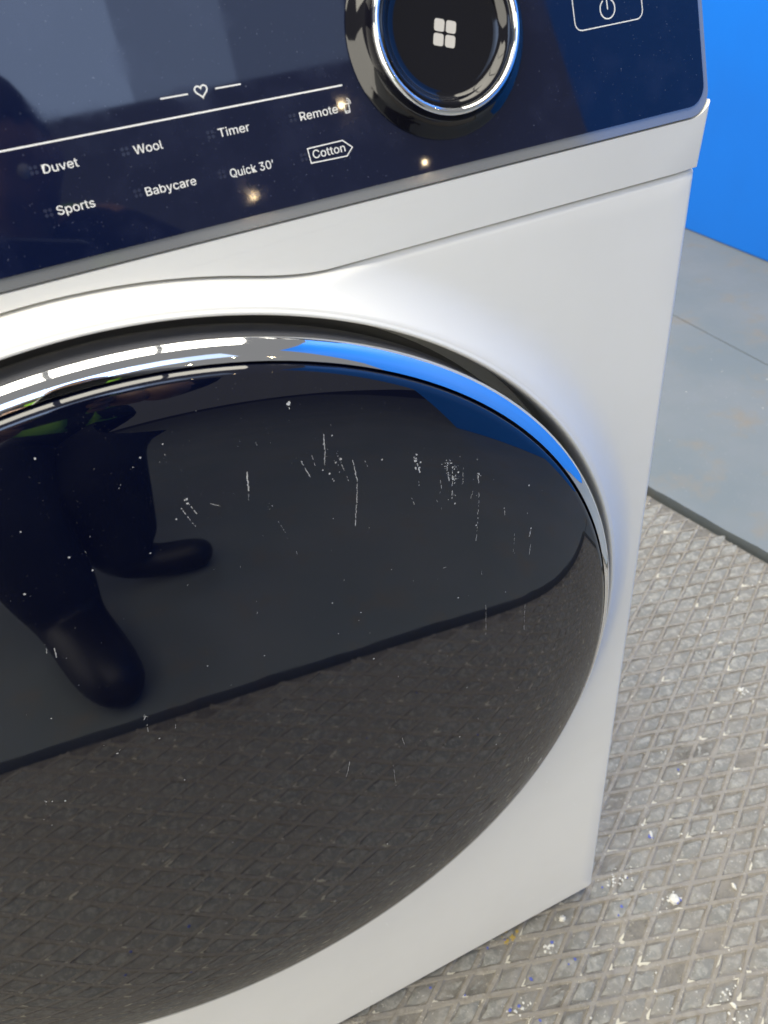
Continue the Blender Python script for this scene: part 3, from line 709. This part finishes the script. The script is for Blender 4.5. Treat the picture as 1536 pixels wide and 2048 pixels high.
for s_ in (-1, 1):
    bm = bmesh.new(); bmesh.ops.create_uvsphere(bm, u_segments=12, v_segments=8, radius=0.011)
    for v in bm.verts: v.co += HC_ + hq @ Vector((s_ * 0.030, 0.072, 0.008))
    bm_obj('eye', bm, MATS['eye_white'], person, True)
# hi-vis vest: a band down each side of the chest
from mathutils.bvhtree import BVHTree
bvh = BVHTree.FromObject(body, bpy.context.evaluated_depsgraph_get())
for path in ([(-0.13, 1.20), (-0.12, 1.10), (-0.115, 1.00), (-0.11, 0.90), (-0.12, 0.80)], [(0.055, 1.20), (0.04, 1.10), (0.02, 1.00), (0.0, 0.90), (-0.01, 0.80)]):
    V, Fc = [], []
    for x, z in path:
        for dx in (-0.035, -0.012, 0.012, 0.035):
            h = bvh.ray_cast(Vector((x + dx, -0.2, z + 0.0)), Vector((0, -1, -0.06)))
            p = h[0] if h[0] else Vector((x + dx, -1.0, z)); V.append((p.x, p.y + 0.006, p.z))
    for i in range(len(path) - 1):
        for k in range(3): Fc.append((i * 4 + k, i * 4 + k + 1, i * 4 + k + 5, i * 4 + k + 4))
    o = obj('vest_band', V, Fc, MATS['hi_vis'], person, True); sm = o.modifiers.new('th', 'SOLIDIFY'); sm.thickness = 0.003
# phone, held just behind the lens
cr_, cu_, cf_ = ROT[0], -ROT[1], ROT[2]
def ph(a, b, n): return tuple(CAM + cr_ * (a - 0.018) + cu_ * (b - 0.052) + cf_ * (n - 0.004))
phone = bm_obj('phone', slab(rrect(-0.0375, 0.0375, -0.075, 0.075, 0.011, 6), ph, -0.0082, 0.0, 0.001, 2), MATS['phone_black'])
tag(phone, 'black mobile phone held upright in front of the stooping person', 'phone')
bm_obj('screen', slab(rrect(-0.0345, 0.0345, -0.072, 0.072, 0.009, 6), ph, -0.0086, -0.0083, 0), MATS['phone_screen'], phone)
# hands: palm and five separate fingers closing on the sides of the phone
def hand(side, wrist):
    e = 0.0375 * side
    P = lambda a, b, n: tuple(np.array(ph(a, b, n)))
    palm = [(*wrist, 0.026), (*P(e + side * 0.030, -0.075, -0.060), (0.030, 0.020)), (*P(e + side * 0.024, -0.045, -0.040), (0.034, 0.017)), (*P(e + side * 0.020, -0.030, -0.026), (0.030, 0.014))]
    pm = skin_mesh('palm', palm, [(0, 1), (1, 2), (2, 3)], MATS['skin'], person)
    for k, (b, L) in enumerate(((-0.008, 0.021), (-0.028, 0.024), (-0.047, 0.022), (-0.064, 0.017))):
        f = [(*P(e + side * 0.022, b - 0.006, -0.026), 0.0090), (*P(e + side * 0.020, b, -0.006), 0.0086), (*P(e + side * 0.007, b + 0.002, 0.0075), 0.0078), (*P(e - side * (L - 0.012), b + 0.002, 0.0085), 0.0068)]
        skin_mesh('finger', f, [(0, 1), (1, 2), (2, 3)], MATS['skin'], pm)
    th = [(*P(e + side * 0.026, -0.060, -0.045), 0.0125), (*P(e + side * 0.012, -0.040, -0.030), 0.0105), (*P(e - side * 0.006, -0.022, -0.0185), 0.0092), (*P(e - side * 0.014, -0.004, -0.0165), 0.0080)]
    skin_mesh('thumb', th, [(0, 1), (1, 2), (2, 3)], MATS['skin'], pm)
hand(-1, (-0.090, -0.385, 0.800)); hand(1, (0.062, -0.392, 0.780))
